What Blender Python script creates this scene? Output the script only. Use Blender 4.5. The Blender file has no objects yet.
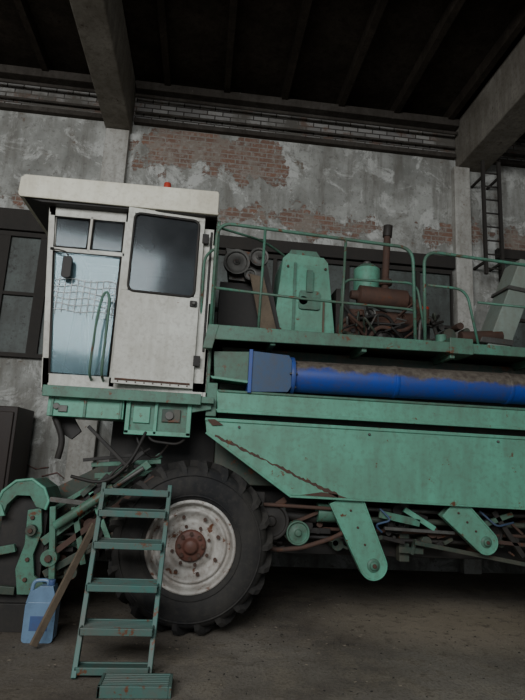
import bpy, bmesh, math, random
from mathutils import Vector, Matrix
random.seed(7)
COL = bpy.context.scene.collection

# ------------------------------------------------------------------ materials
class G:
    """tiny node graph helper"""
    def __init__(s, name):
        s.m = bpy.data.materials.new(name); s.m.use_nodes = True
        s.nt = s.m.node_tree; s.b = s.nt.nodes['Principled BSDF']
        s.tc = s.n('ShaderNodeTexCoord')
        s.pos = s.tc.outputs['Object']
    def n(s, t): return s.nt.nodes.new(t)
    def l(s, a, b): s.nt.links.new(a, b)
    def val(s, inp, v):
        if hasattr(v, 'is_linked'): s.l(v, inp)
        elif isinstance(v, tuple) and len(v) == 3 and inp.type == 'RGBA': inp.default_value = (*v, 1)
        else: inp.default_value = v
    def math(s, op, a, b=0.0, clamp=False):
        n = s.n('ShaderNodeMath'); n.operation = op; n.use_clamp = clamp
        s.val(n.inputs[0], a); s.val(n.inputs[1], b); return n.outputs[0]
    def mix(s, f, a, b, mode='MIX'):
        n = s.n('ShaderNodeMix'); n.data_type = 'RGBA'; n.blend_type = mode
        s.val(n.inputs[0], f); s.val(n.inputs[6], a); s.val(n.inputs[7], b); return n.outputs[2]
    def scaled(s, sc, loc=(0, 0, 0)):
        n = s.n('ShaderNodeMapping'); n.inputs['Scale'].default_value = sc; n.inputs['Location'].default_value = loc
        s.l(s.pos, n.inputs[0]); return n.outputs[0]
    def noise(s, scale, detail=6, rough=.6, vec=None, dist=0.0):
        n = s.n('ShaderNodeTexNoise'); n.inputs['Scale'].default_value = scale
        n.inputs['Detail'].default_value = detail; n.inputs['Roughness'].default_value = rough
        n.inputs['Distortion'].default_value = dist
        s.l(vec or s.pos, n.inputs['Vector']); return n.outputs['Fac']
    def step(s, v, lo, hi):
        n = s.n('ShaderNodeMapRange'); n.clamp = True
        s.val(n.inputs[0], v); n.inputs[1].default_value = lo; n.inputs[2].default_value = hi
        return n.outputs[0]
    def bump(s, h, strength=.3, dist=.01):
        n = s.n('ShaderNodeBump'); n.inputs['Strength'].default_value = strength
        n.inputs['Distance'].default_value = dist; s.l(h, n.inputs['Height']); s.l(n.outputs[0], s.b.inputs['Normal'])
    def fin(s, col, rough=.6, metal=0.0, spec=.4):
        s.val(s.b.inputs['Base Color'], col); s.val(s.b.inputs['Roughness'], rough)
        s.b.inputs['Metallic'].default_value = metal
        s.b.inputs['Specular IOR Level'].default_value = spec
        return s.m

def paint(name, base, dirt=(.10, .08, .06), da=.55, rust=(.12, .045, .02), ra=.62, rough=.5, metal=0.0, spec=.35, chaff=False):
    g = G(name)
    d = g.math('MULTIPLY', g.step(g.noise(1.7, 8, .65), .36, .72), da)
    st = g.step(g.noise(4, 5, .6, g.scaled((2.2, 2.2, .35))), .45, .75)
    c = g.mix(d, base, dirt)
    c = g.mix(g.math('MULTIPLY', st, da * .75), c, dirt)
    gr = g.step(g.noise(22, 8, .7), .5, .64)
    c = g.mix(g.math('MULTIPLY', gr, da * .6), c, dirt)
    sp = g.step(g.noise(9, 9, .72), ra, ra + .05)
    c = g.mix(sp, c, rust)
    if chaff:   # grain dust caked on the upper half of the pipe (pipe axis z ~ 2.33)
        sep = g.n('ShaderNodeSeparateXYZ'); g.l(g.pos, sep.inputs[0]); X, Y, Z = sep.outputs
        h = g.math('SUBTRACT', Z, g.math('ADD', 2.33, g.math('MULTIPLY', g.math('SUBTRACT', X, .86), .0099)))
        h = g.math('ADD', h, g.math('MULTIPLY', g.math('SUBTRACT', g.noise(3.2, 8, .7), .5), .22))
        h = g.math('ADD', h, g.math('MULTIPLY', g.step(X, 1.2, 3.0), .045))
        dc = g.mix(g.step(g.noise(14, 8, .7), .4, .62), (.075, .06, .05), (.15, .13, .105))
        c = g.mix(g.step(h, .035, .075), c, dc)
    g.bump(g.noise(30, 4, .6), .15, .004)
    return g.fin(c, rough, metal, spec)

M = {}
M['green'] = paint('mint_green_paint', (.125, .37, .26), dirt=(.10, .12, .088), da=.55, ra=.62)
M['green2'] = paint('dirty_green_paint', (.08, .22, .155), dirt=(.07, .065, .048), da=.74, ra=.585)
M['dgreen'] = paint('dark_green_grime', (.028, .056, .042), da=.7, ra=.58)
M['teal'] = paint('teal_ladder_paint', (.045, .14, .12), dirt=(.11, .105, .09), da=.7, ra=.58)
M['white'] = paint('cab_white_paint', (.62, .62, .56), dirt=(.23, .20, .155), da=.58, ra=.645, rust=(.16, .07, .03))
M['cream'] = paint('roof_cream_paint', (.72, .70, .58), dirt=(.33, .28, .19), da=.45, ra=.69)
M['blue'] = paint('blue_paint', (.02, .08, .36), dirt=(.08, .08, .09), da=.55, ra=.66, rough=.42)
M['bluepipe'] = paint('blue_pipe_paint', (.010, .055, .34), dirt=(.06, .06, .07), da=.5, ra=.66, rough=.5, chaff=True)
M['bluegrey'] = paint('blue_grey_paint', (.03, .08, .18), dirt=(.07, .07, .07), da=.6, ra=.66)
M['rust'] = paint('rusty_steel', (.10, .052, .036), dirt=(.05, .036, .03), da=.75, ra=.6, rough=.8)
M['dark'] = paint('greasy_dark_steel', (.018, .017, .016), dirt=(.04, .033, .027), da=.6, ra=.64, rough=.6)
M['steel'] = paint('dull_grey_steel', (.12, .12, .11), dirt=(.055, .048, .042), da=.75, ra=.60, rough=.5, metal=.3)
M['dust'] = paint('grain_dust', (.16, .135, .11), dirt=(.08, .07, .06), da=.7, ra=.7, rough=.95)
M['duct'] = paint('grey_green_sheet', (.24, .30, .26), dirt=(.16, .14, .11), da=.5, ra=.64)
M['rim'] = paint('rim_white', (.52, .51, .47), dirt=(.15, .11, .085), da=.78, ra=.57)
M['hub'] = paint('hub_oxide_red', (.15, .055, .04), dirt=(.09, .06, .045), da=.6, ra=.62)
M['rubber'] = paint('tyre_rubber', (.021, .021, .022), dirt=(.062, .056, .048), da=.6, rust=(.09, .08, .065), ra=.70, rough=.8, spec=.2)
M['wood'] = paint('old_wood', (.17, .13, .09), dirt=(.07, .055, .04), da=.7, ra=.7, rough=.85)
M['conc'] = paint('dirty_concrete', (.27, .25, .215), dirt=(.11, .095, .075), da=.8, rust=(.09, .07, .055), ra=.62, rough=.95, spec=.1)
M['conclight'] = paint('whitewashed_concrete', (.54, .53, .49), dirt=(.2, .18, .15), da=.75, rust=(.18, .11, .07), ra=.64, rough=.95, spec=.1)
M['soot'] = paint('sooty_ceiling', (.055, .045, .036), dirt=(.02, .0165, .013), da=.85, rust=(.025, .02, .017), ra=.60, rough=.95, spec=.05)
M['ledge'] = paint('sooty_ledge', (.09, .08, .07), dirt=(.032, .027, .022), da=.8, rust=(.18, .17, .15), ra=.64, rough=.95, spec=.05)
M['frame'] = paint('dark_window_frame', (.032, .029, .026), dirt=(.05, .042, .035), da=.5, ra=.66, rough=.8)
M['pane'] = paint('dusty_pane', (.115, .135, .125), dirt=(.05, .048, .042), da=.9, rust=(.045, .045, .04), ra=.58, rough=.55)
M['cabinet'] = paint('brown_cabinet', (.03, .018, .013), dirt=(.015, .012, .01), da=.5, ra=.68)
M['red'] = paint('red_lamp_plastic', (.45, .04, .02), da=.2, ra=.8)
M['redpaint'] = paint('red_wall_paint', (.16, .04, .03), dirt=(.12, .10, .09), da=.8, ra=.5, rust=(.14, .12, .1))
M['seat'] = paint('black_vinyl', (.02, .02, .02), da=.3, ra=.8)
M['jug'] = paint('cloudy_plastic', (.17, .27, .40), dirt=(.10, .15, .21), da=.6, ra=.75, rough=.3)
M['jugblue'] = paint('blue_label', (.05, .10, .24), da=.3, ra=.75)
M['mesh'] = paint('mesh_wire', (.75, .78, .78), da=.15, ra=.8)
M['straw'] = paint('straw_chaff', (.26, .22, .16), dirt=(.12, .10, .08), da=.7, ra=.8, rough=.95)

def glass(name, tint, dirtcol, dirtf):
    m = bpy.data.materials.new(name); m.use_nodes = True; nt = m.node_tree; nt.nodes.clear()
    o = nt.nodes.new('ShaderNodeOutputMaterial'); t = nt.nodes.new('ShaderNodeBsdfTransparent')
    t.inputs[0].default_value = (*tint, 1)
    gl = nt.nodes.new('ShaderNodeBsdfGlossy'); gl.inputs['Roughness'].default_value = .10
    gl.inputs[0].default_value = (.8, .92, .97, 1)
    d = nt.nodes.new('ShaderNodeBsdfDiffuse'); d.inputs[0].default_value = (*dirtcol, 1)
    tc = nt.nodes.new('ShaderNodeTexCoord'); nz = nt.nodes.new('ShaderNodeTexNoise'); nz.inputs['Scale'].default_value = 2.2; nz.inputs['Detail'].default_value = 6
    nt.links.new(tc.outputs['Object'], nz.inputs['Vector'])
    mr = nt.nodes.new('ShaderNodeMapRange'); mr.inputs[1].default_value = .3; mr.inputs[2].default_value = .75
    mr.inputs[3].default_value = dirtf * .5; mr.inputs[4].default_value = dirtf * 1.5
    nt.links.new(nz.outputs['Fac'], mr.inputs[0])
    m1 = nt.nodes.new('ShaderNodeMixShader'); nt.links.new(mr.outputs[0], m1.inputs[0])
    nt.links.new(t.outputs[0], m1.inputs[1]); nt.links.new(d.outputs[0], m1.inputs[2])
    fr = nt.nodes.new('ShaderNodeFresnel'); fr.inputs[0].default_value = 1.42
    m2 = nt.nodes.new('ShaderNodeMixShader'); nt.links.new(fr.outputs[0], m2.inputs[0])
    nt.links.new(m1.outputs[0], m2.inputs[1]); nt.links.new(gl.outputs[0], m2.inputs[2])
    nt.links.new(m2.outputs[0], o.inputs[0]); return m
M['glass'] = glass('cab_glass', (.72, .88, .90), (.27, .38, .42), .28)
M['glassdark'] = glass('door_glass', (.26, .29, .30), (.075, .08, .085), .5)

# --- wall
def wall_mat():
    g = G('plaster_and_brick_wall')
    sep = g.n('ShaderNodeSeparateXYZ'); g.l(g.pos, sep.inputs[0]); X, Y, Z = sep.outputs
    cmb = g.n('ShaderNodeCombineXYZ'); g.l(g.math('ADD', X, Y), cmb.inputs[0]); g.l(Z, cmb.inputs[1])
    n1 = g.noise(1.1, 9, .62); n2 = g.noise(3.2, 9, .7); nf = g.noise(14, 6, .7); n4 = g.noise(2.0, 10, .75, None, .6)
    st = g.noise(3, 6, .65, g.scaled((1.6, 1.6, .25)))
    pl = g.mix(g.step(n1, .38, .62), (.23, .23, .21), (.43, .43, .40))
    pl = g.mix(g.step(n2, .52, .60), pl, (.28, .275, .25))
    pl = g.mix(g.step(n4, .52, .58), pl, (.53, .53, .50))
    pl = g.mix(g.math('MULTIPLY', g.step(st, .48, .66), .65), pl, (.16, .15, .13))
    pl = g.mix(g.math('MULTIPLY', g.step(nf, .56, .66), .6), pl, (.14, .13, .12))
    pl = g.mix(g.step(n2, .64, .66), pl, (.20, .17, .14))
    def brick(c1, c2, mo):
        b = g.n('ShaderNodeTexBrick'); g.l(cmb.outputs[0], b.inputs['Vector'])
        b.inputs['Color1'].default_value = (*c1, 1); b.inputs['Color2'].default_value = (*c2, 1); b.inputs['Mortar'].default_value = (*mo, 1)
        b.inputs['Scale'].default_value = 1; b.inputs['Brick Width'].default_value = .26; b.inputs['Row Height'].default_value = .085
        b.inputs['Mortar Size'].default_value = .010; b.inputs['Bias'].default_value = 0; return b
    b1 = brick((.25, .14, .10), (.19, .125, .10), (.27, .25, .22))
    b2 = brick((.20, .19, .18), (.33, .32, .30), (.06, .053, .048))
    wob = g.math('MULTIPLY', g.math('SUBTRACT', n2, .5), 1.5)
    wob2 = g.math('MULTIPLY', g.math('SUBTRACT', n1, .5), 2.2)
    def boxm(cx, hx, cz, hz, soft=.02):
        dx = g.math('SUBTRACT', g.math('ABSOLUTE', g.math('SUBTRACT', X, cx)), hx)
        dz = g.math('SUBTRACT', g.math('ABSOLUTE', g.math('SUBTRACT', Z, cz)), hz)
        d = g.math('ADD', g.math('MAXIMUM', dx, dz), g.math('ADD', wob, wob2))
        return g.math('SUBTRACT', 1.0, g.step(d, -soft, soft))
    m = boxm(-.1, 1.3, 6.42, .34)
    m = g.math('MAXIMUM', m, boxm(1.6, 3.4, 5.40, .08))
    m = g.math('MAXIMUM', m, boxm(-3.4, 1.0, 5.3, .12))
    m = g.math('MAXIMUM', m, boxm(5.2, .6, 5.40, .16))
    topm = g.step(g.math('ADD', Z, g.math('MULTIPLY', wob, .12)), 6.84, 6.88)
    bc = g.mix(g.step(n2, .46, .56), b1.outputs[0], (.26, .22, .185))
    bc = g.mix(g.math('MULTIPLY', g.step(nf, .5, .62), .6), bc, (.34, .32, .29))
    c = g.mix(m, pl, bc)
    tb = g.mix(g.step(n1, .50, .60), b2.outputs[0], (.13, .12, .105))
    tb = g.mix(g.math('MULTIPLY', g.step(n2, .54, .62), .7), tb, (.16, .10, .075))
    c = g.mix(topm, c, tb)
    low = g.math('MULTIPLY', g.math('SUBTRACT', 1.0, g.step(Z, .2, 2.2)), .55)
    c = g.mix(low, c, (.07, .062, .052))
    hgt = g.math('ADD', g.math('MULTIPLY', g.math('MAXIMUM', m, topm), g.math('MULTIPLY', b1.outputs['Fac'], -1.0)), g.math('ADD', nf, g.math('MULTIPLY', m, -2.0)))
    g.bump(hgt, .5, .02)
    return g.fin(c, .95, 0, .08)
M['wall'] = wall_mat()

def floor_mat():
    g = G('dusty_dirt_floor')
    sep = g.n('ShaderNodeSeparateXYZ'); g.l(g.pos, sep.inputs[0]); X, Y, Z = sep.outputs
    n1 = g.noise(.6, 8, .6); n2 = g.noise(3.5, 10, .7); n3 = g.noise(45, 6, .75)
    c = g.mix(g.step(n1, .36, .62), (.105, .09, .075), (.24, .215, .18))
    c = g.mix(g.math('MULTIPLY', g.step(n2, .48, .60), .6), c, (.25, .215, .165))
    c = g.mix(g.math('MULTIPLY', g.step(n3, .50, .62), .6), c, (.07, .06, .052))
    dx = g.math('POWER', g.math('MULTIPLY', g.math('SUBTRACT', X, 2.9), .5), 2.0)
    dy = g.math('POWER', g.math('MULTIPLY', g.math('SUBTRACT', Y, 5.6), .9), 2.0)
    d = g.math('ADD', g.math('ADD', dx, dy), g.math('MULTIPLY', n2, 1.2))
    c = g.mix(g.math('MULTIPLY', g.math('SUBTRACT', 1.0, g.step(d, .6, 1.5)), .65), c, (.37, .31, .22))
    c = g.mix(g.math('MULTIPLY', g.step(g.noise(90, 3, .6), .62, .7), .7), c, (.40, .35, .27))
    c = g.mix(g.math('MULTIPLY', g.step(g.noise(7, 8, .7), .54, .64), .5), c, (.075, .064, .053))
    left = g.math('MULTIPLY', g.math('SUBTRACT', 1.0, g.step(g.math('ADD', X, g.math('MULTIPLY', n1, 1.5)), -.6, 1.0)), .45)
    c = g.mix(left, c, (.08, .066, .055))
    g.bump(g.math('ADD', n2, g.math('MULTIPLY', n3, .4)), .6, .03)
    return g.fin(c, .95, 0, .08)
M['floor'] = floor_mat()

# ------------------------------------------------------------------ geometry kit
class Part:
    def __init__(s, name, parent=None, bevel=0.0):
        s.name = name; s.parent = parent; s.bm = bmesh.new(); s.mats = []; s.bevel = bevel; s.xf = None
    def mi(s, k):
        if k not in s.mats: s.mats.append(k)
        return s.mats.index(k)
    def face(s, vs, k, smooth=False):
        try:
            f = s.bm.faces.new(vs); f.material_index = s.mi(k); f.smooth = smooth
        except ValueError: pass
    def box(s, x0, x1, y0, y1, z0, z1, k):
        v = [s.bm.verts.new(p) for p in ((x0,y0,z0),(x1,y0,z0),(x1,y1,z0),(x0,y1,z0),(x0,y0,z1),(x1,y0,z1),(x1,y1,z1),(x0,y1,z1))]
        for f in ((0,1,2,3),(4,5,6,7),(0,1,5,4),(1,2,6,5),(2,3,7,6),(3,0,4,7)): s.face([v[i] for i in f], k)
        return s
    def prism(s, pts, y0, y1, k, smooth=False):
        """polygon in XZ extruded along Y"""
        a = [s.bm.verts.new((x, y0, z)) for x, z in pts]; b = [s.bm.verts.new((x, y1, z)) for x, z in pts]
        s.face(a, k); s.face(b, k); n = len(pts)
        for i in range(n): s.face([a[i], a[(i+1) % n], b[(i+1) % n], b[i]], k, smooth)
        return s
    def extr(s, pts3, d, k):
        d = Vector(d); a = [s.bm.verts.new(p) for p in pts3]; b = [s.bm.verts.new(Vector(p) + d) for p in pts3]
        s.face(a, k); s.face(b, k); n = len(a)
        for i in range(n): s.face([a[i], a[(i+1) % n], b[(i+1) % n], b[i]], k)
        return s
    def tube(s, pts, r, k, seg=10, closed=False):
        pts = [Vector(p) for p in pts]; n = len(pts); rings = []; up = None
        rr = r if isinstance(r, (list, tuple)) else [r] * n
        for i, p in enumerate(pts):
            if closed: t = pts[(i+1) % n] - pts[i-1]
            else: t = pts[min(i+1, n-1)] - pts[max(i-1, 0)]
            t.normalize()
            if up is None:
                up = Vector((0, 0, 1)) if abs(t.z) < .9 else Vector((1, 0, 0))
            sd = t.cross(up)
            if sd.length < 1e-4: sd = t.orthogonal()
            sd.normalize(); up = sd.cross(t).normalized()
            rings.append([s.bm.verts.new(p + (sd * math.cos(a) + up * math.sin(a)) * rr[i]) for a in [2*math.pi*j/seg for j in range(seg)]])
        m = n if closed else n - 1
        for i in range(m):
            A, B = rings[i], rings[(i+1) % n]
            for j in range(seg): s.face([A[j], A[(j+1) % seg], B[(j+1) % seg], B[j]], k, True)
        if not closed: s.face(rings[0], k); s.face(rings[-1], k)
        return s
    def cyl(s, p, q, r, k, seg=20, r2=None):
        return s.tube([p, q], [r, r if r2 is None else r2], k, seg)
    def rpipe(s, pts, r, k, cr=.12, seg=8):
        return s.tube(rounded(pts, cr), r, k, seg)
    def bar(s, p, q, w, h, k):
        """rectangular bar between p and q: w across (horizontal), h other"""
        p = Vector(p); q = Vector(q); t = (q - p).normalized()
        up = Vector((0, 0, 1)) if abs(t.z) < .95 else Vector((0, 1, 0))
        sd = t.cross(up).normalized(); u2 = sd.cross(t).normalized()
        c = [(-w/2, -h/2), (w/2, -h/2), (w/2, h/2), (-w/2, h/2)]
        s.extr([p + sd*a + u2*b for a, b in c], q - p, k); return s
    def lathe(s, c, prof, k, seg=48, axis='Y'):
        """prof: list of (r, offset along axis)"""
        rings = []
        for r, o in prof:
            ring = []
            for j in range(seg):
                a = 2*math.pi*j/seg
                if axis == 'Y': p = (c[0] + r*math.cos(a), c[1] + o, c[2] + r*math.sin(a))
                elif axis == 'Z': p = (c[0] + r*math.cos(a), c[1] + r*math.sin(a), c[2] + o)
                else: p = (c[0] + o, c[1] + r*math.cos(a), c[2] + r*math.sin(a))
                ring.append(s.bm.verts.new(p))
            rings.append(ring)
        for A, B in zip(rings, rings[1:]):
            for j in range(seg): s.face([A[j], A[(j+1) % seg], B[(j+1) % seg], B[j]], k, True)
        return s
    def done(s):
        bm = s.bm
        bmesh.ops.recalc_face_normals(bm, faces=bm.faces)
        if s.xf is not None: bm.transform(s.xf)
        me = bpy.data.meshes.new(s.name); bm.to_mesh(me); bm.free()
        for k in s.mats: me.materials.append(M[k])
        ob = bpy.data.objects.new(s.name, me); COL.objects.link(ob)
        if s.parent: ob.parent = s.parent
        if s.bevel:
            b = ob.modifiers.new('bevel', 'BEVEL'); b.width = s.bevel; b.segments = 2; b.limit_method = 'ANGLE'; b.angle_limit = math.radians(40)
        return ob

def rounded(pts, cr=.12, n=6):
    pts = [Vector(p) for p in pts]; out = [pts[0]]
    for i in range(1, len(pts) - 1):
        a, b, c = pts[i-1], pts[i], pts[i+1]
        d1 = min(cr, (a-b).length * .49); d2 = min(cr, (c-b).length * .49)
        p = b + (a-b).normalized() * d1; q = b + (c-b).normalized() * d2
        for j in range(n + 1):
            t = j / n; out.append(p*(1-t)**2 + b*2*t*(1-t) + q*t*t)
    out.append(pts[-1]); return out

def rrect(x0, x1, z0, z1, r, n=5):
    o = []
    for cx, cz, a0 in ((x1-r, z1-r, 0), (x0+r, z1-r, 90), (x0+r, z0+r, 180), (x1-r, z0+r, 270)):
        for j in range(n + 1):
            a = math.radians(a0 + 90*j/n); o.append((cx + r*math.cos(a), cz + r*math.sin(a)))
    return o
def empty(name):
    e = bpy.data.objects.new(name, None); COL.objects.link(e); return e

# ------------------------------------------------------------------ room
YW = 8.2
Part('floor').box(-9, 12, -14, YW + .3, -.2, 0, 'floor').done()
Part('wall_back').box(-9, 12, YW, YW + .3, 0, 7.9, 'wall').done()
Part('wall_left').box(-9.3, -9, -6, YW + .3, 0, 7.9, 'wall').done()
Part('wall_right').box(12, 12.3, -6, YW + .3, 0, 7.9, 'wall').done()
p = Part('ceiling'); p.box(-9.3, 12.3, -6, YW + .3, 7.62, 7.9, 'soot')
x = -8.7
while x < 12:
    p.box(x - .05, x + .05, -6, YW, 7.42, 7.64, 'soot')
    x += .97
for y in (-3.0, 1.0, 5.0): p.box(-9.2, 12.2, y - .06, y + .06, 7.36, 7.64, 'soot')
p.done()
for i, (a, b) in enumerate(((-1.88, -1.47), (4.08, 4.62), (-7.9, -7.5), (10.2, 10.6))):
    p = Part('ceiling_beam' if i == 0 else 'ceiling_beam.%03d' % i, bevel=.02)
    p.box(a, b, -6, YW - .005, 6.62, 7.5, 'conc'); p.done()
    p = Part('trim_%d' % (i + 3), bevel=.012)      # whitewashed pilaster under the beam
    pa, pb = (a + .02, b - .02) if i != 1 else (4.0, 4.28)
    p.box(pa, pb, YW - .14, YW - .002, 0, 6.61, 'conclight'); p.done()
# ledges
p = Part('trim_1', bevel=.01)
for a, b in ((-7.45, -1.9), (-1.45, 4.06), (4.64, 10.15)):
    p.box(a, b, YW - .24, YW - .002, 7.32, 7.46, 'ledge')
    p.box(a, b, YW - .10, YW - .002, 6.80, 6.88, 'ledge')
    p.cyl((a, YW - .07, 7.0), (b, YW - .07, 7.0), .02, 'ledge', 10)
    p.cyl((a, YW - .16, 7.24), (b, YW - .16, 7.22), .03, 'ledge', 10)
p.done()
Part('trim_2', bevel=.01).box(-7.45, -1.9, YW - .14, YW - .002, 4.74, 5.08, 'frame').box(-1.44, 3.98, YW - .14, YW - .002, 4.75, 4.96, 'frame').box(4.75, 11.9, YW - .1, YW - .002, 5.03, 5.2, 'frame').done()
def ribbon(idx, x0, x1, z0, z1, fw=.03):
    p = Part('window_%d' % idx)
    p.box(x0, x1, YW - .03, YW - .015, z0, z1, 'pane')
    p.box(x0, x1, YW - .09, YW - .003, z0 - .06, z0, 'frame'); p.box(x0, x1, YW - .09, YW - .003, z1, z1 + .07, 'frame')
    n = max(1, round((x1 - x0) / .62))
    for i in range(n + 1):
        xx = x0 + (x1 - x0) * i / n; p.box(max(x0, xx - fw), min(x1, xx + fw), YW - .085, YW - .018, z0, z1, 'frame')
    p.box(x0, x1, YW - .08, YW - .018, (z0+z1)/2 - .025, (z0+z1)/2 + .025, 'frame')
    p.done()
ribbon(1, -7.4, -1.95, 2.86, 4.66, .08); ribbon(2, -1.38, 3.95, 2.86, 4.66); ribbon(3, 4.8, 10.0, 3.0, 4.95)
p = Part('wall_ladder')
for xx in (4.37, 4.65): p.box(xx - .025, xx + .025, YW - .42, YW - .37, 4.6, 6.6, 'frame')
z = 4.7
while z < 6.58: p.cyl((4.37, YW - .395, z), (4.65, YW - .395, z), .014, 'frame', 8); z += .24
for z in (4.8, 6.3):
    for xx in (4.37, 4.65): p.box(xx - .015, xx + .015, YW - .4, YW - .001, z, z + .04, 'frame')
p.done()
p = Part('faded_wall_paint_marks')
for ln in ([(-2.5, 1.30), (-2.3, 1.22), (-2.12, 1.25)], [(-2.2, 1.12), (-2.0, 1.18), (-1.85, 1.08)]):
    p.tube([(a, YW - .012, c) for a, c in ln], .010, 'redpaint', 6)
p.done()

# ------------------------------------------------------------------ brown cabinet at left
p = Part('brown_metal_cabinet', bevel=.01)
p.box(-4.1, -2.36, 7.3, 8.0, 0.05, 2.02, 'cabinet').box(-4.06, -3.26, 7.27, 7.3, .12, 1.95, 'cabinet').box(-3.2, -2.4, 7.27, 7.3, .12, 1.95, 'cabinet')
p.box(-3.32, -3.29, 7.22, 7.27, .95, 1.12, 'steel')
for xx in (-4.05, -2.45):
    for yy in (7.35, 7.9): p.box(xx, xx + .06, yy, yy + .06, 0, .06, 'dark')
p.done()

# ------------------------------------------------------------------ COMBINE
C = empty('combine_harvester')

def wheel(name, cx, cz, y0, R, W, side=1):
    s = R / .735
    k = 1 if side > 0 else -1
    f = lambda o: y0 + k * o * W / .45
    p = Part(name, C)
    prof = [(.36,.09),(.385,.05),(.42,.02),(.47,.004),(.53,0),(.585,.012),(.63,.035),(.665,.075),(.682,.13),(.685,.225),(.682,.32),(.665,.375),(.63,.415),(.585,.438),(.53,.45),(.47,.446),(.42,.43),(.36,.38)]
    p.lathe((cx, 0, cz), [(r*s, f(o)) for r, o in prof], 'rubber', 72)
    p.lathe((cx, 0, cz), [(.60*s, f(.03)), (.60*s, f(.008)), (.61*s, f(.008)), (.615*s, f(.035))], 'rubber', 72)
    p.lathe((cx, 0, cz), [(.425*s, f(.03)), (.425*s, f(.006)), (.435*s, f(.004)), (.44*s, f(.02))], 'rubber', 72)
    N = 22
    for half in (0, 1):
        for i in range(N):
            t0 = 2*math.pi*(i + .5*half)/N
            st = [(.02,.575,.60,0,.035),(.045,.62,.675,.015,.04),(.085,.655,.722,.05,.042),(.15,.67,.735,.11,.04),(.235,.67,.735,.19,.036)]
            rows = []
            for o, ri, ro, dt, hw in st:
                oo = o if half == 0 else .45 - o
                row = []
                for r, a in ((ri, -hw*1.25), (ro, -hw*.8), (ro, hw*.8), (ri, hw*1.25)):
                    th = t0 + dt + a; row.append(p.bm.verts.new((cx + r*s*math.cos(th), f(oo), cz + r*s*math.sin(th))))
                rows.append(row)
            for A, B in zip(rows, rows[1:]):
                for j in range(3): p.face([A[j], A[j+1], B[j+1], B[j]], 'rubber')
            p.face(rows[0], 'rubber'); p.face(rows[-1], 'rubber')
    p.done()
    p = Part(name + '_rim', C)
    pr = [(.395,.055),(.392,.035),(.372,.03),(.362,.05),(.35,.085),(.345,.12),(.318,.125),(.312,.10),(.30,.095),(.285,.10),(.27,.125),(.225,.15),(.20,.15),(.185,.125),(.15,.12),(0.0,.12)]
    p.lathe((cx, 0, cz), [(r*s, f(o)) for r, o in pr], 'rim', 64)
    for i in range(8):
        a = 2*math.pi*(i + .4)/8; q = (cx + .248*s*math.cos(a), cz + .248*s*math.sin(a))
        p.cyl((q[0], f(.10), q[1]), (q[0], f(.139), q[1]), .016*s, 'rust', 8)
    p.lathe((cx, 0, cz), [(.135*s, f(.125)), (.135*s, f(.095)), (.12*s, f(.085)), (.085*s, f(.082)), (.065*s, f(.08)), (.06*s, f(.045)), (.045*s, f(.035)), (0, f(.033))], 'hub', 32)
    for i in range(8):
        a = 2*math.pi*i/8; q = (cx + .103*s*math.cos(a), cz + .103*s*math.sin(a))
        p.cyl((q[0], f(.055), q[1]), (q[0], f(.09), q[1]), .017*s, 'rust', 6)
        q = (cx + .165*s*math.cos(a + .3), cz + .165*s*math.sin(a + .3))
        p.cyl((q[0], f(.100), q[1]), (q[0], f(.125), q[1]), .015*s, 'rust', 6)
    p.done()
wheel('front_wheel', -.02, .735, 4.9, .735, .47)
wheel('front_wheel_far', -.02, .735, 7.65, .735, .47, -1)
wheel('rear_wheel', 5.3, .5, 5.3, .5, .32)
wheel('rear_wheel_far', 5.3, .5, 7.2, .5, .32, -1)
p = Part('axles', C, .006)
p.cyl((-.02, 5.2, .735), (-.02, 7.5, .735), .1, 'dgreen')
p.box(-.2, .2, 5.4, 7.1, .62, .92, 'dark'); p.box(-.02, .3, 5.45, 5.6, .8, 1.4, 'dgreen'); p.box(-.02, .3, 6.9, 7.05, .8, 1.4, 'dgreen')
p.cyl((5.3, 5.5, .5), (5.3, 7.0, .5), .07, 'dgreen'); p.box(5.15, 5.45, 6.1, 6.4, .45, 1.3, 'dgreen')
p.done()

# ---- body hull
p = Part('threshing_body', C, .01)
p.prism([(.15, 1.25), (5.9, 1.25), (6.3, 1.6), (6.3, 2.35), (5.7, 2.62), (.15, 2.62)], 5.42, 7.1, 'dgreen')
p.prism([(.3, 1.26), (.6, .95), (4.7, .98), (5.0, 1.26)], 5.6, 6.95, 'dark')
p.done()
p = Part('side_panel_lower', C, .006)
p.prism([(.03, 1.86), (5.8, 1.845), (5.8, 1.15), (3.17, 1.155), (.86, 1.195), (.05, 1.73)], 5.08, 5.12, 'green')
p.prism([(.03, 1.862), (5.8, 1.847), (5.8, 1.815), (.03, 1.83)], 5.065, 5.085, 'green')
p.prism([(.86, 1.195), (5.8, 1.15), (5.8, 1.13), (.85, 1.175)], 5.05, 5.10, 'green')
p.bar((.045, 5.085, 1.725), (.86, 5.085, 1.185), .02, .022, 'green')
p.box(.06, 5.8, 5.12, 5.45, 1.80, 1.84, 'dgreen')
for xx in (.35, 1.6, 2.9, 4.4): p.cyl((xx, 5.06, 1.79), (xx, 5.09, 1.79), .014, 'steel', 6)
p.done()
p = Part('rust_streak', C)
top = []; bot = []
for i in range(61):
    t = i/60; xx = .13 + 1.18*t; zz = 1.70 - .50*t + .008*random.uniform(-1, 1)
    w = (.006 + .012*random.random())*(1.0 + .6*(1 - t)) * (.5 if .35 < t < .5 else 1)
    if t > .8: w += .010
    top.append((xx, zz + w)); bot.append((xx, zz - w*.6))
p.prism(top + bot[::-1], 5.0775, 5.081, 'rust')
p.prism([(.05,1.845),(.12,1.85),(.2,1.80),(.1,1.79)], 5.062, 5.066, 'rust')
p.prism([(.95,1.20),(1.15,1.235),(1.3,1.22),(1.4,1.19)], 5.0775, 5.081, 'rust')
p.done()
p = Part('side_panel_upper', C, .008)
p.prism([(.12, 2.13), (5.8, 2.14), (5.8, 1.93), (.14, 1.925)], 5.12, 5.16, 'green')
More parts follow.
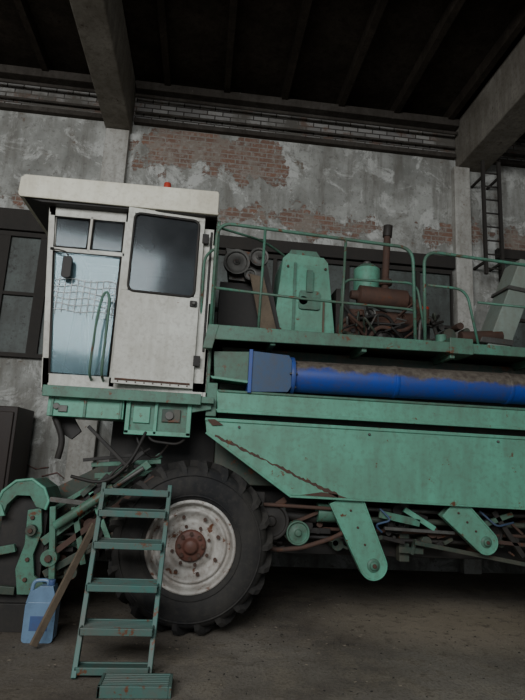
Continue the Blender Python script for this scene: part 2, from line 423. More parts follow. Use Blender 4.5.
p.extr([(.12, 5.12, 2.13), (5.8, 5.12, 2.14), (5.8, 5.44, 2.19), (.12, 5.44, 2.18)], (0, 0, -.015), 'green')
p.prism([(.12, 1.95), (5.8, 1.955), (5.8, 1.92), (.14, 1.915)], 5.10, 5.13, 'green')
p.prism([(.12, 2.135), (5.8, 2.145), (5.8, 2.12), (.14, 2.11)], 5.105, 5.13, 'green2')
p.box(.03, .13, 5.14, 5.4, 1.88, 2.2, 'green2')
p.done()
# ---- auger pipe
p = Part('unloading_auger', C, .004)
p.cyl((.86, 5.26, 2.33), (5.4, 5.26, 2.375), .158, 'bluepipe', 40)
p.lathe((.85, 5.26, 2.33), [(.0, -.02), (.19, -.02), (.19, .02), (.158, .02)], 'blue', 40, 'X')
p.prism([(.42, 2.53), (.80, 2.51), (.83, 2.46), (.83, 2.20), (.80, 2.15), (.42, 2.13)], 5.10, 5.42, 'bluegrey')
p.box(.41, .445, 5.08, 5.44, 2.12, 2.54, 'blue')
p.prism([(.07, 2.50), (.41, 2.52), (.41, 2.22), (.09, 2.25)], 5.11, 5.4, 'green2')
p.prism([(.05, 2.26), (.41, 2.235), (.41, 2.21), (.07, 2.235)], 5.09, 5.12, 'green')
for xx in (1.9, 3.1, 4.3):
    p.lathe((xx, 5.26, 2.33 + (xx - .86)*.0099), [(.158, -.02), (.165, -.02), (.165, .02), (.158, .02)], 'bluepipe', 40, 'X')
for i in range(8):
    a = 2*math.pi*i/8; p.cyl((.81, 5.26 + .176*math.cos(a), 2.33 + .176*math.sin(a)), (.885, 5.26 + .176*math.cos(a), 2.33 + .176*math.sin(a)), .011, 'steel', 6)
p.done()
# ---- platform
p = Part('service_platform', C, .006)
p.box(0.0, 5.6, 5.0, 6.6, 2.66, 2.70, 'dgreen')
p.prism([(0.0, 2.735), (5.6, 2.735), (5.6, 2.66), (2.4, 2.63), (0.0, 2.59)], 4.98, 5.01, 'green2')
p.prism([(.0, 2.735), (.10, 2.735), (.05, 2.5), (-.04, 2.5)], 4.975, 5.03, 'green2')
p.box(0.0, .03, 5.0, 6.6, 2.52, 2.725, 'green2')
for xx in (.6, 1.5, 2.4, 3.3, 4.2): p.box(xx, xx + .05, 5.02, 6.5, 2.58, 2.66, 'green2')
p.box(2.38, 2.62, 4.97, 5.3, 2.62, 2.78, 'green2')
p.done()
# ---- railings
p = Part('railings', C)
yr = 5.06; g = 'green2'; zp = 2.70
p.rpipe([(.02, yr, zp), (.02, yr, 3.80), (2.04, yr, 3.72), (2.06, yr, zp)], .018, g, .16)
p.rpipe([(.02, yr, 3.12), (.9, yr, 3.08), (1.98, yr, 3.06), (2.05, yr, 3.05)], .014, g, .05)
p.tube([(.48, yr, zp), (.50, yr, 3.78)], .014, g, 8)
p.tube([(1.30, yr, zp), (1.33, yr, 3.75)], .014, g, 8)
p.rpipe([(1.30, yr + .05, zp), (1.32, yr + .05, 3.34), (2.10, yr + .05, 3.36), (2.20, yr + .05, zp)], .014, g, .12)
p.rpipe([(2.16, yr, zp), (2.16, yr, 3.70), (3.4, yr, 3.64), (4.8, yr, 3.62), (4.85, yr, zp)], .018, g, .16)
p.rpipe([(2.2, yr + .02, 3.34), (2.62, yr + .02, 3.33), (2.74, yr + .02, zp)], .014, g, .14)
p.rpipe([(2.74, yr + .02, 3.2), (4.8, yr + .02, 3.16)], .013, g, .1)
p.rpipe([(-.07, 5.3, 2.2), (-.09, 5.14, 3.45), (.0, yr, 3.52), (.02, yr, 3.5)], .014, g, .1)
p.rpipe([(.02, yr, 3.75), (.6, yr + .8, 3.98), (1.2, yr + 1.3, 3.8)], .014, g, .3)
p.tube([(3.3, yr, zp), (3.32, yr, 3.64)], .014, g, 8)
p.done()
# ---- engine deck
p = Part('engine_deck_machinery', C, .006)
p.prism([(.14, 3.9), (.58, 3.86), (.66, 3.62), (.56, 3.5), (.2, 3.52)], 5.95, 6.2, 'steel')
def pulley(cx, y, cz, r, k, w=.06):
    p.lathe((cx, y, cz), [(0, -.01), (r*.22, -.01), (r*.25, .012), (r*.75, .018), (r*.8, -.005), (r, -.01), (r*.9, w*.5), (r, w), (0, w)], k, 32)
    p.cyl((cx, y - .03, cz), (cx, y + .02, cz), r*.16, 'dark', 10)
pulley(.27, 5.84, 3.70, .15, 'steel'); pulley(.52, 5.84, 3.78, .11, 'steel'); pulley(.43, 5.84, 3.56, .07, 'steel')
p.extr([(.55, 5.84, 3.70), (.62, 5.84, 3.68), (.80, 5.84, 2.95), (.72, 5.84, 2.93)], (0, .04, 0), 'dark')
p.box(.1, .7, 6.0, 6.5, 2.7, 3.5, 'dark')
p.prism([(.42, 3.55), (.58, 3.52), (.8, 2.75), (.62, 2.72)], 5.78, 5.82, 'wood')
p.prism([(.80, 3.80), (.86, 3.86), (1.28, 3.84), (1.33, 3.78), (1.42, 3.0), (1.44, 2.7), (.70, 2.7), (.73, 3.0)], 5.85, 6.5, 'green')
p.prism([(.86, 3.86), (.9, 3.93), (1.2, 3.93), (1.25, 3.86)], 5.9, 6.4, 'green2')
p.prism(rrect(1.0, 1.24, 3.2, 3.42, .03), 5.82, 5.86, 'green2'); p.box(1.08, 1.15, 5.80, 5.84, 3.40, 3.66, 'green2')
p.cyl((1.05, 5.82, 3.3), (1.05, 5.86, 3.3), .05, 'steel', 16)
p.box(.93, .96, 5.83, 5.86, 2.7, 3.75, 'green2')
p.box(1.28, 1.30, 5.83, 5.86, 2.9, 3.3, 'wood')
for xx, zz in ((.8, 2.95), (.86, 3.7), (1.3, 3.7), (1.38, 2.9)): p.cyl((xx, 5.83, zz), (xx, 5.86, zz), .015, 'rust', 6)
p.box(1.45, 1.60, 5.9, 6.6, 2.7, 3.5, 'dark')
p.box(1.55, 2.6, 5.95, 6.5, 2.7, 3.15, 'dark')
p.box(1.6, 2.5, 6.0, 6.4, 3.15, 3.3, 'rust')
for i in range(4): p.cyl((1.72 + .22*i, 5.98, 3.0), (1.72 + .22*i, 6.1, 3.28), .05, 'rust', 12)
p.tube([(1.62, 5.9, 3.44), (1.70, 5.9, 3.44), (1.72, 5.9, 3.44), (2.28, 5.9, 3.42), (2.32, 5.9, 3.42), (2.42, 5.9, 3.40)], [.05, .06, .12, .12, .06, .05], 'rust', 24)
p.rpipe([(2.42, 5.9, 3.40), (2.5, 5.9, 3.3), (2.4, 6.0, 3.05)], .05, 'rust', .1)
p.cyl((2.03, 5.9, 3.5), (2.06, 5.9, 4.22), .042, 'rust', 14); p.cyl((2.06, 5.9, 4.20), (2.07, 5.9, 4.34), .055, 'dark', 14)
p.lathe((2.04, 5.9, 3.62), [(.042, -.04), (.075, -.03), (.075, .03), (.042, .04)], 'rust', 20, 'Z')
p.cyl((1.88, 6.12, 3.5), (1.88, 6.12, 3.84), .16, 'green', 28); p.cyl((1.88, 6.12, 3.84), (1.88, 6.12, 3.90), .16, 'green2', 28, .09); p.cyl((1.88, 6.12, 3.9), (1.88, 6.12, 3.94), .05, 'steel', 14)
pulley(1.62, 5.8, 2.98, .17, 'rust'); pulley(2.0, 5.8, 2.90, .12, 'dark'); pulley(1.82, 5.8, 3.2, .07, 'steel')
p.rpipe([(1.5, 5.8, 3.3), (1.62, 5.75, 3.1), (2.0, 5.75, 3.2), (2.3, 5.8, 2.8)], .02, 'dark', .1)
p.rpipe([(1.7, 5.75, 2.75), (1.9, 5.75, 3.05), (2.2, 5.75, 3.0), (2.45, 5.85, 3.2)], .025, 'rust', .1)
p.rpipe([(2.35, 5.7, 2.7), (2.38, 5.7, 3.15), (2.5, 5.7, 3.2), (2.62, 5.8, 3.0), (2.65, 5.8, 2.7)], .022, 'steel', .08)
p.cyl((2.44, 5.72, 3.1), (2.44, 5.72, 3.27), .05, 'rust', 14); p.cyl((2.44, 5.72, 3.27), (2.44, 5.72, 3.30), .05, 'red', 14)
p.cyl((2.62, 5.7, 2.72), (2.62, 5.7, 2.98), .06, 'green', 14); p.box(2.7, 2.95, 5.8, 6.1, 2.7, 2.95, 'green2')
for i in range(22):
    xx = random.uniform(1.5, 2.9); zz = random.uniform(2.78, 3.2)
    p.tube(rounded([(xx, 5.72, zz), (xx + random.uniform(-.2, .2), 5.68, zz + random.uniform(-.1, .2)), (xx + random.uniform(-.3, .3), 5.85, zz + random.uniform(-.2, .15))], .05), random.uniform(.008, .02), random.choice(['dark', 'rust', 'steel', 'dgreen']), 8)
for i in range(20):
    xx = random.uniform(1.5, 3.0); zz = random.uniform(2.75, 3.15); r = random.uniform(.03, .08)
    p.cyl((xx, 5.8, zz), (xx, 5.95, zz), r, random.choice(['dark', 'rust', 'steel', 'dgreen']), 12)
p.done()
p = Part('discharge_duct', C, .01)
p.extr([(3.12, 5.75, 2.72), (3.40, 5.75, 2.72), (3.92, 5.75, 3.98), (3.66, 5.75, 4.02)], (0, .35, 0), 'duct')
p.extr([(3.10, 5.73, 2.95), (3.50, 5.73, 2.93), (3.53, 5.73, 3.0), (3.13, 5.73, 3.02)], (0, .39, 0), 'steel')
p.extr([(3.46, 5.73, 3.62), (3.78, 5.73, 3.58), (3.80, 5.73, 3.63), (3.49, 5.73, 3.67)], (0, .39, 0), 'steel')
p.cyl((2.9, 5.8, 3.0), (3.4, 5.8, 3.05), .07, 'rust', 16)
p.done()

# ---- under-body mechanics
p = Part('underbody_drive', C, .004)
for z, r, k, a, b in ((1.08, .022, 'steel', .7, 5.0), (.98, .03, 'dgreen', .6, 4.8), (.88, .018, 'rust', 1.2, 3.4), (.80, .02, 'dark', .9, 4.0)):
    p.cyl((a, 5.32 + r, z), (b, 5.30 + r, z), r, k, 10)
def pl2(cx, y, cz, r, k='steel'):
    p.lathe((cx, y, cz), [(0, -.02), (r*.25, -.02), (r*.3, .0), (r*.8, .012), (r*.85, -.01), (r, -.01), (r*.9, .03), (r, .07), (0, .07)], k, 32)
pl2(.95, 5.12, .86, .11, 'green2'); pl2(.70, 5.16, .95, .17, 'dark'); pl2(2.9, 5.3, .9, .14, 'dark'); pl2(1.95, 5.3, .95, .09, 'dark'); pl2(3.5, 5.3, .75, .16, 'dgreen')
p.tube(rounded([(.62, 5.14, .75), (.75, 5.14, .70), (1.0, 5.14, .73), (1.3, 5.14, .83), (1.5, 5.14, .95)], .08), .022, 'rust', 8)
p.tube([(.62, 5.14, 1.1), (1.5, 5.14, 1.08)], .018, 'rust', 8)
p.cyl((1.15, 5.25, 1.04), (1.36, 5.25, 1.04), .09, 'green2', 20)
p.box(.45, .65, 5.3, 5.4, .6, 1.2, 'dark'); p.box(2.0, 2.1, 5.35, 5.45, .6, 1.2, 'dgreen')
p.cyl((.55, 5.3, 1.02), (1.15, 5.3, .98), .05, 'dark', 16)
for (a, b, c, d, k, w) in ((.55, 1.15, .9, .78, 'dgreen', .04), (.6, .8, 1.4, 1.15, 'rust', .03), (1.75, 1.05, 2.15, .98, 'green2', .07), (1.8, .92, 2.5, .90, 'steel', .03), (2.0, 1.1, 2.3, .93, 'green', .05), (2.7, .95, 3.1, 1.1, 'green2', .05), (2.65, .85, 3.4, .8, 'rust', .035), (2.1, .8, 3.3, .62, 'dgreen', .04), (2.9, 1.12, 3.2, .7, 'dark', .05)):
    p.bar((a, 5.22, b), (c, 5.22, d), .04, w, k)
p.rpipe([(1.75, 5.2, 1.1), (1.85, 5.15, 1.0), (1.7, 5.2, .95), (1.78, 5.22, .88)], .011, 'bluegrey', .05)
p.rpipe([(2.75, 5.2, 1.12), (2.9, 5.15, .98), (3.1, 5.2, 1.02)], .011, 'bluegrey', .05)
for i in range(60):
    xx = random.uniform(.55, 4.2); zz = random.uniform(.68, 1.12); r = random.uniform(.015, .06)
    if random.random() < .5: p.cyl((xx, 5.28, zz), (xx, 5.5, zz), r, random.choice(['dark', 'rust', 'dark', 'dgreen']), 12)
    else: p.bar((xx, 5.3, zz), (xx + random.uniform(-.3, .3), 5.3, zz + random.uniform(-.15, .15)), .03, r, random.choice(['dark', 'rust', 'dgreen', 'dgreen']))
p.box(.8, 4.6, 5.5, 5.56, .62, 1.0, 'dark')
p.done()
def arm(name, x0, z0, x1, z1, w0, w1, y):
    p = Part(name, C, .006)
    d = Vector((x1-x0, z1-z0)).normalized(); n = Vector((-d.y, d.x))
    pts = [(x0 + n.x*w0, z0 + n.y*w0)]
    a0 = math.atan2(n.y, n.x)
    for j in range(15):
        a = a0 - math.pi*j/14; pts.append((x1 + w1*math.cos(a), z1 + w1*math.sin(a)))
    pts.append((x0 - n.x*w0, z0 - n.y*w0))
    p.prism(pts, y, y + .025, 'green')
    p.prism(pts, y + .09, y + .12, 'green2')
    p.tube([(a, y, b) for a, b in pts], .010, 'green', 6)
    p.lathe((x1, y, z1), [(0, -.03), (w1*.3, -.03), (w1*.3, -.01), (w1*.5, -.005), (w1*.5, .01)], 'green2', 24)
    p.cyl((x1, y - .045, z1), (x1, y + .1, z1), w1*.16, 'rust', 8)
    for t in (.2, .45, .7): p.cyl((x0+(x1-x0)*t, y - .012, z0+(z1-z0)*t), (x0+(x1-x0)*t, y + .01, z0+(z1-z0)*t), .012, 'rust', 6)
    p.done()
arm('shaker_drive_arm', 1.38, 1.20, 1.66, .60, .155, .125, 5.10)
arm('shaker_drive_arm_rear', 2.42, 1.16, 2.76, .84, .13, .11, 5.10)

# ---- cab
p = Part('cab_frame', C, .008)
w = 'white'; Y0 = 5.2; Y1 = 6.9
for ya, yb in ((Y0, Y0 + .05), (Y1 - .05, Y1)):
    p.prism([(-1.66, 3.9), (-1.585, 3.9), (-1.435, 2.1), (-1.51, 2.1)], ya, yb, w)
    p.box(-.905, -.845, ya, yb, 2.1, 3.9, w)
    p.box(-.115, .02, ya, yb, 2.1, 3.9, w)
    p.prism([(-1.52, 2.20), (0, 2.20), (0, 2.06), (-1.505, 2.06)], ya, yb, w)
    p.box(-1.64, 0, ya, yb, 3.77, 3.9, w)
    p.box(-1.60, -.87, ya, yb, 3.405, 3.45, w)
    p.box(-1.245, -1.215, ya, yb, 3.42, 3.8, w)
p.prism([(-1.66, 3.9), (-1.60, 3.9), (-1.59, 3.8), (-1.65, 3.8)], Y0, Y1, w)
p.prism([(-1.51, 2.06), (-1.44, 2.06), (-1.46, 2.35), (-1.535, 2.35)], Y0, Y1, w)
p.box(-.02, .02, Y0, Y1, 2.06, 3.0, w); p.box(-.02, .02, Y0, Y1, 3.6, 3.9, w)
p.box(-.02, .02, 5.9, 5.96, 3.0, 3.6, w)
p.box(-1.5, 0, Y0, Y1, 2.02, 2.08, 'dgreen')
p.box(-.85, 0, Y1 - .03, Y1, 2.06, 3.0, w)
p.box(-.045, -.02, Y0 - .012, Y0 + .01, 2.5, 3.75, 'dark')
p.box(.02, .05, Y0 - .01, Y0 + .06, 2.1, 3.88, 'green2')
p.done()
p = Part('cab_windows', C)
for y in (Y0 + .02, Y1 - .03):
    p.prism([(-1.56, 3.41), (-.90, 3.41), (-.90, 2.19), (-1.45, 2.19)], y, y + .006, 'glass')
    p.prism([(-1.59, 3.78), (-1.24, 3.78), (-1.24, 3.44), (-1.565, 3.44)], y, y + .006, 'glassdark')
    p.box(-1.22, -.9, y, y + .006, 3.44, 3.78, 'glassdark')
p.extr([(-1.625, Y0 + .04, 3.82), (-1.51, Y0 + .04, 2.33), (-1.505, Y0 + .04, 2.33), (-1.62, Y0 + .04, 3.82)], (0, Y1 - Y0 - .08, 0), 'glass')
p.box(-.004, .004, Y0 + .04, 5.9, 3.0, 3.6, 'glass'); p.box(-.004, .004, 5.96, Y1 - .04, 3.0, 3.6, 'glass')
p.box(-.85, -.1, Y1 - .03, Y1 - .024, 3.0, 3.8, 'glass')
p.done()
p = Part('cab_window_gaskets', C)
def loop(pts, y, r, k): p.tube([(a, y, b) for a, b in pts], r, k, 6, True)
loop([(-1.555, 3.40), (-.91, 3.40), (-.91, 2.205), (-1.45, 2.205)], Y0 - .002, .012, 'dark')
loop([(-1.585, 3.765), (-1.25, 3.765), (-1.25, 3.455), (-1.56, 3.455)], Y0 - .002, .010, 'dark')
loop([(-1.21, 3.765), (-.91, 3.765), (-.91, 3.455), (-1.21, 3.455)], Y0 - .002, .010, 'dark')
p.done()
p = Part('cab_mesh_screen', C)
for i in range(10):
    xx = -1.48 + .06*i; p.tube([(xx, Y0 + .012, 2.78 + .03*math.sin(i*.7)), (xx + .01, Y0 + .012, 3.14)], .004, 'mesh', 5)
for i in range(6):
    zz = 2.82 + .062*i; p.tube([(-1.51 + .06*j, Y0 + .012, zz + .012*math.sin(j*1.1 + i)) for j in range(11)], .004, 'mesh', 5)
p.done()
p = Part('cab_interior', C, .01)
p.box(-.75, -.3, 5.75, 6.25, 2.45, 2.58, 'seat'); p.prism([(-.32, 2.55), (-.22, 2.55), (-.12, 3.15), (-.22, 3.15)], 5.75, 6.25, 'seat'); p.box(-.65, -.4, 5.85, 6.15, 2.08, 2.45, 'dark')
p.tube([(-1.25, 6.0, 2.08), (-1.0, 6.0, 2.85)], .03, 'dark', 10)
ring = []
for j in range(28):
    a = 2*math.pi*j/28; v = Matrix.Rotation(math.radians(22), 3, 'Y') @ Vector((.2*math.cos(a), .2*math.sin(a), 0)); ring.append(Vector((-1.0, 6.0, 2.87)) + v)
p.tube(ring, .014, 'dark', 8, True)
for a in (0, 2.1, 4.2):
    v = Matrix.Rotation(math.radians(22), 3, 'Y') @ Vector((.2*math.cos(a), .2*math.sin(a), 0)); p.tube([(-1.0, 6.0, 2.87), Vector((-1.0, 6.0, 2.87)) + v], .01, 'dark', 6)
p.tube([(-1.36, 5.3, 2.1), (-1.3, 5.4, 3.3)], .012, 'dark', 6)
p.done()
p = Part('wing_mirror', C, .008); p.prism(rrect(-1.44, -1.35, 3.12, 3.34, .03), 5.12, 5.15, 'dark')
p.tube(rounded([(-1.58, 5.2, 3.42), (-1.5, 5.13, 3.40), (-1.40, 5.135, 3.38), (-1.395, 5.135, 3.3)], .04), .008, 'dark', 6); p.done()
p = Part('cab_roof', C, .02)
p.prism([(-1.91, 3.895), (-1.925, 3.93), (-1.92, 4.09), (-1.88, 4.125), (0.0, 4.145), (.015, 4.12), (.015, 3.885)], 5.08, 7.02, 'cream')
p.prism([(-1.90, 3.90), (.01, 3.89), (.01, 3.875), (-1.70, 3.86)], 5.1, 7.0, 'dark')
p.box(-1.9, .02, 5.065, 5.085, 3.885, 3.91, 'cream')
p.done()
p = Part('roof_beacon', C, .006); p.cyl((-.52, 5.2, 4.14), (-.52, 5.2, 4.24), .045, 'red', 16, .035); p.cyl((-.52, 5.2, 4.12), (-.52, 5.2, 4.15), .055, 'dark', 16); p.done()
# door
p = Part('cab_door', C, .006)
dx0, dx1, dz0, dz1 = -.865, -.11, 2.13, 3.90; ya, yb = 5.15, 5.185
hx0, hx1, hz0, hz1 = -.80, -.165, 3.03, 3.83
p.box(dx0, dx1, ya, yb, dz0, hz0, 'white'); p.box(dx0, dx1, ya, yb, hz1, dz1, 'white')
p.box(dx0, hx0, ya, yb, hz0, hz1, 'white'); p.box(hx1, dx1, ya, yb, hz0, hz1, 'white')
p.box(hx0, hx1, ya + .012, ya + .018, hz0, hz1, 'glassdark')
p.box(dx0 + .03, dx1 - .03, ya - .008, ya, dz0 + .03, dz0 + .05, 'rust')
p.tube([(a, ya - .002, b) for a, b in rrect(hx0, hx1, hz0, hz1, .06)], .014, 'dark', 6, True)
p.prism(rrect(-.20, -.13, 2.93, 2.99, .01), ya - .02, ya, 'dark'); p.cyl((-.165, ya - .05, 2.96), (-.165, ya, 2.96), .015, 'steel', 10)
for zz in (2.35, 3.6): p.box(-.125, -.06, ya - .015, yb, zz, zz + .1, 'dark')
for i in range(9): p.cyl((dx0 + .06 + i*.08, ya - .006, dz0 + .02), (dx0 + .06 + i*.08, ya, dz0 + .02), .008, 'rust', 6)
hinge = Vector((-.11, 5.17, 0)); p.xf = Matrix.Translation(hinge) @ Matrix.Rotation(.10, 4, 'Z') @ Matrix.Translation(-hinge)
p.done()
p = Part('cab_handrail', C)
p.rpipe([(-1.06, 5.2, 2.16), (-1.06, 5.06, 2.2), (-1.04, 5.04, 2.75), (-1.0, 5.04, 3.0), (-.94, 5.04, 2.95), (-.95, 5.06, 2.2), (-.95, 5.2, 2.16)], .013, 'green2', .1)
p.done()
# ---- deck & boxes under cab
p = Part('cab_base', C, .008)
p.box(-1.42, .1, 5.04, 6.9, 1.99, 2.05, 'green2')
p.box(-1.44, -.02, 5.02, 5.06, 1.97, 2.07, 'green2')
p.box(-1.40, -.72, 5.1, 5.5, 1.80, 1.99, 'green'); p.box(-1.30, -1.22, 5.08, 5.11, 1.84, 1.9, 'steel')
for xx in (-1.37, -1.08, -.76): p.box(xx, xx + .025, 5.085, 5.1, 1.8, 2.0, 'green2')
p.box(-.70, -.10, 5.12, 5.5, 1.70, 2.0, 'green2')
for a, b in ((-.70, -.66), (-.14, -.10), (-.44, -.41)): p.box(a, b, 5.09, 5.13, 1.68, 2.0, 'green')
p.box(-.70, -.10, 5.09, 5.13, 1.67, 1.71, 'green'); p.box(-.63, -.48, 5.10, 5.13, 1.78, 1.93, 'green'); p.box(-.37, -.2, 5.10, 5.13, 1.8, 1.92, 'dgreen')
p.cyl((-.3, 5.08, 1.86), (-.3, 5.12, 1.86), .04, 'steel', 16)
p.extr([(-.1, 5.1, 1.98), (.08, 5.1, 2.02), (.08, 5.1, 1.94), (-.1, 5.1, 1.9)], (0, .1, 0), 'green2')
p.cyl((-1.32, 5.08, 1.89), (-1.32, 5.12, 1.89), .03, 'steel', 14)
p.rpipe([(-.5, 5.15, 1.7), (-.45, 5.12, 1.62), (-.2, 5.12, 1.6), (-.1, 5.2, 1.7)], .014, 'dark', .06)
p.rpipe([(-.62, 5.2, 1.75), (-.55, 5.15, 1.55), (-.4, 5.2, 1.45), (-.3, 5.3, 1.6)], .012, 'dark', .08)
p.box(-.9, .15, 5.7, 6.8, 1.2, 1.99, 'dark')
p.rpipe([(-1.35, 5.2, 1.8), (-1.25, 5.2, 1.6), (-1.28, 5.2, 1.42)], .03, 'dark', .1)
p.prism([(-1.38,1.80),(-1.2,1.80),(-1.12,1.68),(-1.2,1.60),(-1.34,1.68)], 5.3, 5.34, 'dark')
p.done()
# ---- feeder house and header
p = Part('feeder_house', C, .01)
p.extr([(-.3, 5.75, 1.75), (-.2, 5.75, 1.2), (-1.7, 5.75, .35), (-1.9, 5.75, .85)], (0, 1.0, 0), 'dgreen')
p.done()
p = Part('header', C, .008)
g = 'green2'
p.prism([(-2.6, .25), (-1.5, .18), (-1.42, .26), (-1.5, 1.05), (-1.56, 1.05), (-1.55, .36), (-2.6, .36)], 5.5, 7.2, g)
cap = [(-1.70, .98), (-1.65, 1.13), (-1.55, 1.22), (-1.42, 1.24), (-1.31, 1.17), (-1.26, 1.07), (-1.28, .99), (-1.36, 1.01), (-1.42, 1.10), (-1.53, 1.10), (-1.60, 1.02), (-1.62, .94)]
p.prism(cap, 5.0, 5.45, g)
p.tube([(a, 5.0, c) for a, c in cap[:7]], .014, 'green', 8)
p.prism([(-2.3, 1.0), (-1.64, 1.02), (-1.60, .93), (-1.9, .90), (-2.3, .93)], 4.98, 5.02, 'green')
p.prism([(-1.43, .98), (-1.32, 1.0), (-1.29, .80), (-1.34, .62), (-1.31, .45), (-1.18, .36), (-1.14, .30), (-1.43, .30), (-1.47, .5), (-1.42, .7)], 5.02, 5.06, g)
p.prism([(-1.66, 1.0), (-1.50, 1.1), (-1.28, 1.0), (-1.28, .2), (-1.66, .2)], 5.1, 5.5, 'dark')
p.prism([(-1.9, .62), (-1.5, .7), (-1.48, .64), (-1.9, .54)], 5.0, 5.05, g)
p.prism([(-2.4, .42), (-1.45, .36), (-1.45, .30), (-2.4, .33)], 5.0, 5.05, 'dgreen')
p.cyl((-1.37, 4.96, .82), (-1.37, 5.02, .82), .045, 'dgreen', 20); p.cyl((-1.37, 4.94, .82), (-1.37, 5.0, .82), .02, 'rust', 10)
for zz in (.42, .58, .92): p.cyl((-1.38, 5.0, zz), (-1.38, 5.03, zz), .018, 'rust', 8)
p.cyl((-1.2, 4.98, .6), (-1.2, 5.1, .6), .07, g, 18); p.cyl((-1.2, 4.95, .6), (-1.2, 5.0, .6), .03, 'rust', 8)
def b(x0, z0, x1, z1, w, k, y=5.05, th=.05): p.bar((x0, y, z0), (x1, y, z1), th, w, k)
b(-1.28, .72, -.44, 1.42, .07, g); b(-1.22, .60, -.38, 1.30, .05, 'rust'); b(-1.12, .92, -.50, 1.52, .035, 'dark'); b(-1.3, .95, -.62, 1.42, .04, g, 5.2)
b(-1.25, .45, -.6, .85, .06, 'dgreen', 5.1); b(-1.05, 1.02, -.92, .55, .05, g); b(-.92, 1.15, -.70, .70, .045, 'green'); b(-1.22, 1.02, -1.15, .35, .06, g, 5.02)
b(-1.25, 1.08, -.85, 1.05, .04, 'steel', 5.0); b(-.62, 1.45, -.58, .75, .05, 'dgreen', 5.15)
b(-1.18, .82, -.36, 1.50, .05, g, 5.3); b(-1.26, .62, -.9, 1.2, .05, g, 5.28); b(-1.1, .62, -.7, 1.25, .04, g, 5.33); b(-.95, .6, -.5, 1.1, .05, 'dgreen', 5.33)
p.cyl((-1.18, 4.98, .86), (-.72, 4.98, 1.2), .04, g, 14); p.cyl((-.72, 4.98, 1.2), (-.48, 4.98, 1.38), .02, 'steel', 10)
p.tube([(-1.0 + .004*i, 5.0 + .045*math.sin(i*.8), .98 + .003*i + .045*math.cos(i*.8)) for i in range(70)], .009, 'dark', 6)
b(-1.0, 1.72, -.62, 1.38, .03, 'dark', 5.0, .03); b(-1.05, 1.42, -.5, 1.50, .03, 'dark', 5.2)
b(-.95, 1.28, -.3, 1.34, .05, g, 5.3); b(-.98, 1.38, -.35, 1.44, .04, g, 5.25)
for i in range(80):
    xx = random.uniform(-1.32, -.45); zz = random.uniform(.3, 1.0) + (xx + 1.3)*.5; yy = random.uniform(5.08, 5.45)
    if random.random() < .4: p.cyl((xx, yy, zz), (xx, yy + .15, zz), random.uniform(.02, .06), random.choice(['dark', 'rust', 'dgreen', 'green2']), 12)
    else: b(xx, zz, xx + random.uniform(.05, .3), zz + random.uniform(0, .3), random.uniform(.02, .05), random.choice(['dark', 'rust', 'dgreen', 'dgreen', 'green2']), yy, .03)
p.cyl((-1.8, 5.45, .75), (-1.8, 7.15, .75), .2, 'dgreen', 24)
hel = [(-1.8 + .24*math.cos(i*.35), 5.5 + i*.0125, .75 + .24*math.sin(i*.35)) for i in range(130)]
p.tube(hel, .025, g, 6)
p.box(-1.66, -1.3, 5.05, 5.5, .0, .22, 'dark')
p.rpipe([(-1.1, 5.0, 1.28), (-.8, 4.95, 1.22), (-.6, 5.0, 1.42), (-.5, 5.1, 1.7)], .016, 'dark', .15)
p.rpipe([(-.9, 5.02, 1.0), (-.75, 4.97, 1.35), (-.45, 5.1, 1.55)], .014, 'dark', .15)
p.done()

# ------------------------------------------------------------------ step ladder
p = Part('step_ladder', None, .004)
LA = Vector((-.73, 4.10, 0)); LB = Vector((-.765, 4.74, 1.24)); RA = Vector((-.235, 4.13, 0)); RB = Vector((-.225, 4.76, 1.24))
p.bar(LA, LB, .035, .075, 'teal'); p.bar(RA, RB, .035, .075, 'teal')
for i, t in enumerate((.05, .235, .44, .66, .84, .965)):
    a = LA.lerp(LB, t); c = RA.lerp(RB, t)
    dz = .036; dp = .24 if i not in (0, 5) else .12
    y = (a.y + c.y)/2
    p.box(a.x, c.x, y - dp*.5, y - dp*.5 + .02, a.z - dz, a.z + .012, 'teal')
    p.box(a.x, c.x, y + dp*.5 - .02, y + dp*.5, a.z - dz, a.z + .012, 'teal')
    n = 7
    for j in range(n):
        yy = y - dp*.5 + .02 + (dp - .04)*(j + .5)/n; p.box(a.x + .01, c.x - .01, yy - .011, yy + .011, a.z - .004, a.z + .006, 'teal')
    for xx in (a.x, c.x - .012): p.box(xx, xx + .012, y - dp*.5, y + dp*.5, a.z - dz, a.z + .012, 'teal')
p.done()
p = Part('loose_step_tread', None, .004)
p.box(-.53, -.09, 3.80, 3.825, .0, .07, 'teal'); p.box(-.51, -.07, 4.0, 4.02, .0, .07, 'teal')
for j in range(6): p.box(-.51, -.09, 3.835 + j*.028, 3.853 + j*.028, .055, .068, 'teal')
p.box(-.53, -.51, 3.80, 4.02, 0, .07, 'teal'); p.box(-.09, -.07, 3.80, 4.02, 0, .07, 'teal')
p.done()
p = Part('wooden_plank', None, .004); p.bar((-1.15, 4.62, .035), (-.835, 4.90, .90), .025, .06, 'wood'); p.done()
p = Part('plastic_canister', None, .02)
cx, cy = -1.17, 4.86
p.prism(rrect(cx - .12, cx + .12, 0, .30, .03), cy - .07, cy + .07, 'jug')
p.prism([(cx - .12, .29), (cx - .10, .37), (cx - .02, .42), (cx + .08, .42), (cx + .12, .29)], cy - .065, cy + .065, 'jug')
p.cyl((cx + .05, cy, .42), (cx + .05, cy, .46), .028, 'jugblue', 16)
p.rpipe([(cx - .10, cy, .36), (cx - .09, cy, .45), (cx + .02, cy, .455), (cx + .03, cy, .42)], .016, 'jug', .04)
p.box(cx - .07, cx + .07, cy - .073, cy - .068, .09, .2, 'jugblue')
p.done()
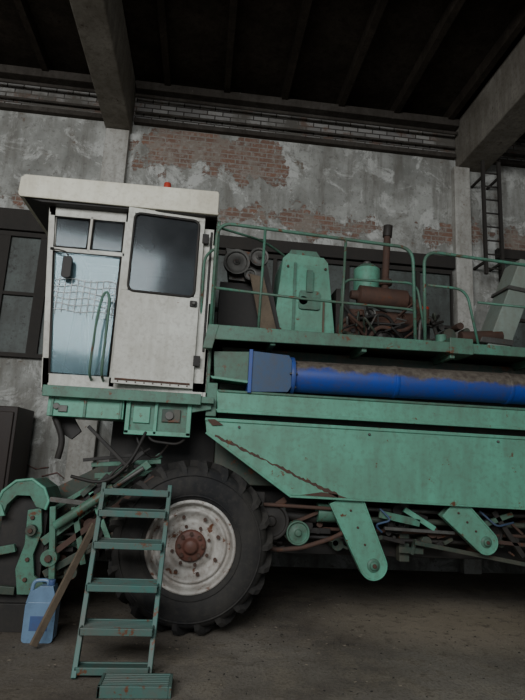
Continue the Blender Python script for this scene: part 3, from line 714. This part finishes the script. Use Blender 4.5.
# chaff and crumbs on the floor, one object
p = Part('floor_chaff')
for i in range(2200):
    x = random.uniform(-2.5, 5.0); y = random.uniform(2.8, 7.0) if random.random() < .6 else random.gauss(5.3, .7)
    a = random.uniform(0, 6.28); L = random.uniform(.004, .014); w_ = random.uniform(.002, .005)
    dx, dy = math.cos(a), math.sin(a)
    vs = [p.bm.verts.new(q) for q in ((x - dx*L - dy*w_, y - dy*L + dx*w_, .002), (x + dx*L - dy*w_, y + dy*L + dx*w_, .002), (x + dx*L + dy*w_, y + dy*L - dx*w_, .005), (x - dx*L + dy*w_, y - dy*L - dx*w_, .006))]
    p.face(vs, random.choice(['straw', 'dust', 'dark']))
p.done()

# ------------------------------------------------------------------ light
W = bpy.data.worlds.new('overcast'); bpy.context.scene.world = W; W.use_nodes = True
W.node_tree.nodes['Background'].inputs[0].default_value = (.86, .94, 1.0, 1); W.node_tree.nodes['Background'].inputs[1].default_value = .62
def area(name, loc, rot, sx, sy, e, col):
    d = bpy.data.lights.new(name, 'AREA'); d.shape = 'RECTANGLE'; d.size = sx; d.size_y = sy; d.energy = e; d.color = col
    o = bpy.data.objects.new(name, d); o.location = loc; o.rotation_euler = rot; COL.objects.link(o); return o
area('high_gate_daylight', (-3.0, -4.2, 5.6), (math.radians(64), 0, math.radians(-18)), 7, 3.2, 830, (.97, .99, 1.0))

# ------------------------------------------------------------------ camera
F = Vector((.1024, .9745, .1994)).normalized(); R0 = Vector((.9945, -.1045, 0)).normalized(); U0 = R0.cross(F).normalized()
rho = .05; r = R0*math.cos(rho) + U0*math.sin(rho); u = U0*math.cos(rho) - R0*math.sin(rho)
cd = bpy.data.cameras.new('camera'); cd.sensor_fit = 'VERTICAL'; cd.sensor_height = 24; cd.lens = 540/700*24; cd.clip_end = 200
cam = bpy.data.objects.new('camera', cd); COL.objects.link(cam)
m = Matrix((r, u, -F)).transposed().to_4x4(); m.translation = Vector((0, 0, 1.5)); cam.matrix_world = m
bpy.context.scene.camera = cam
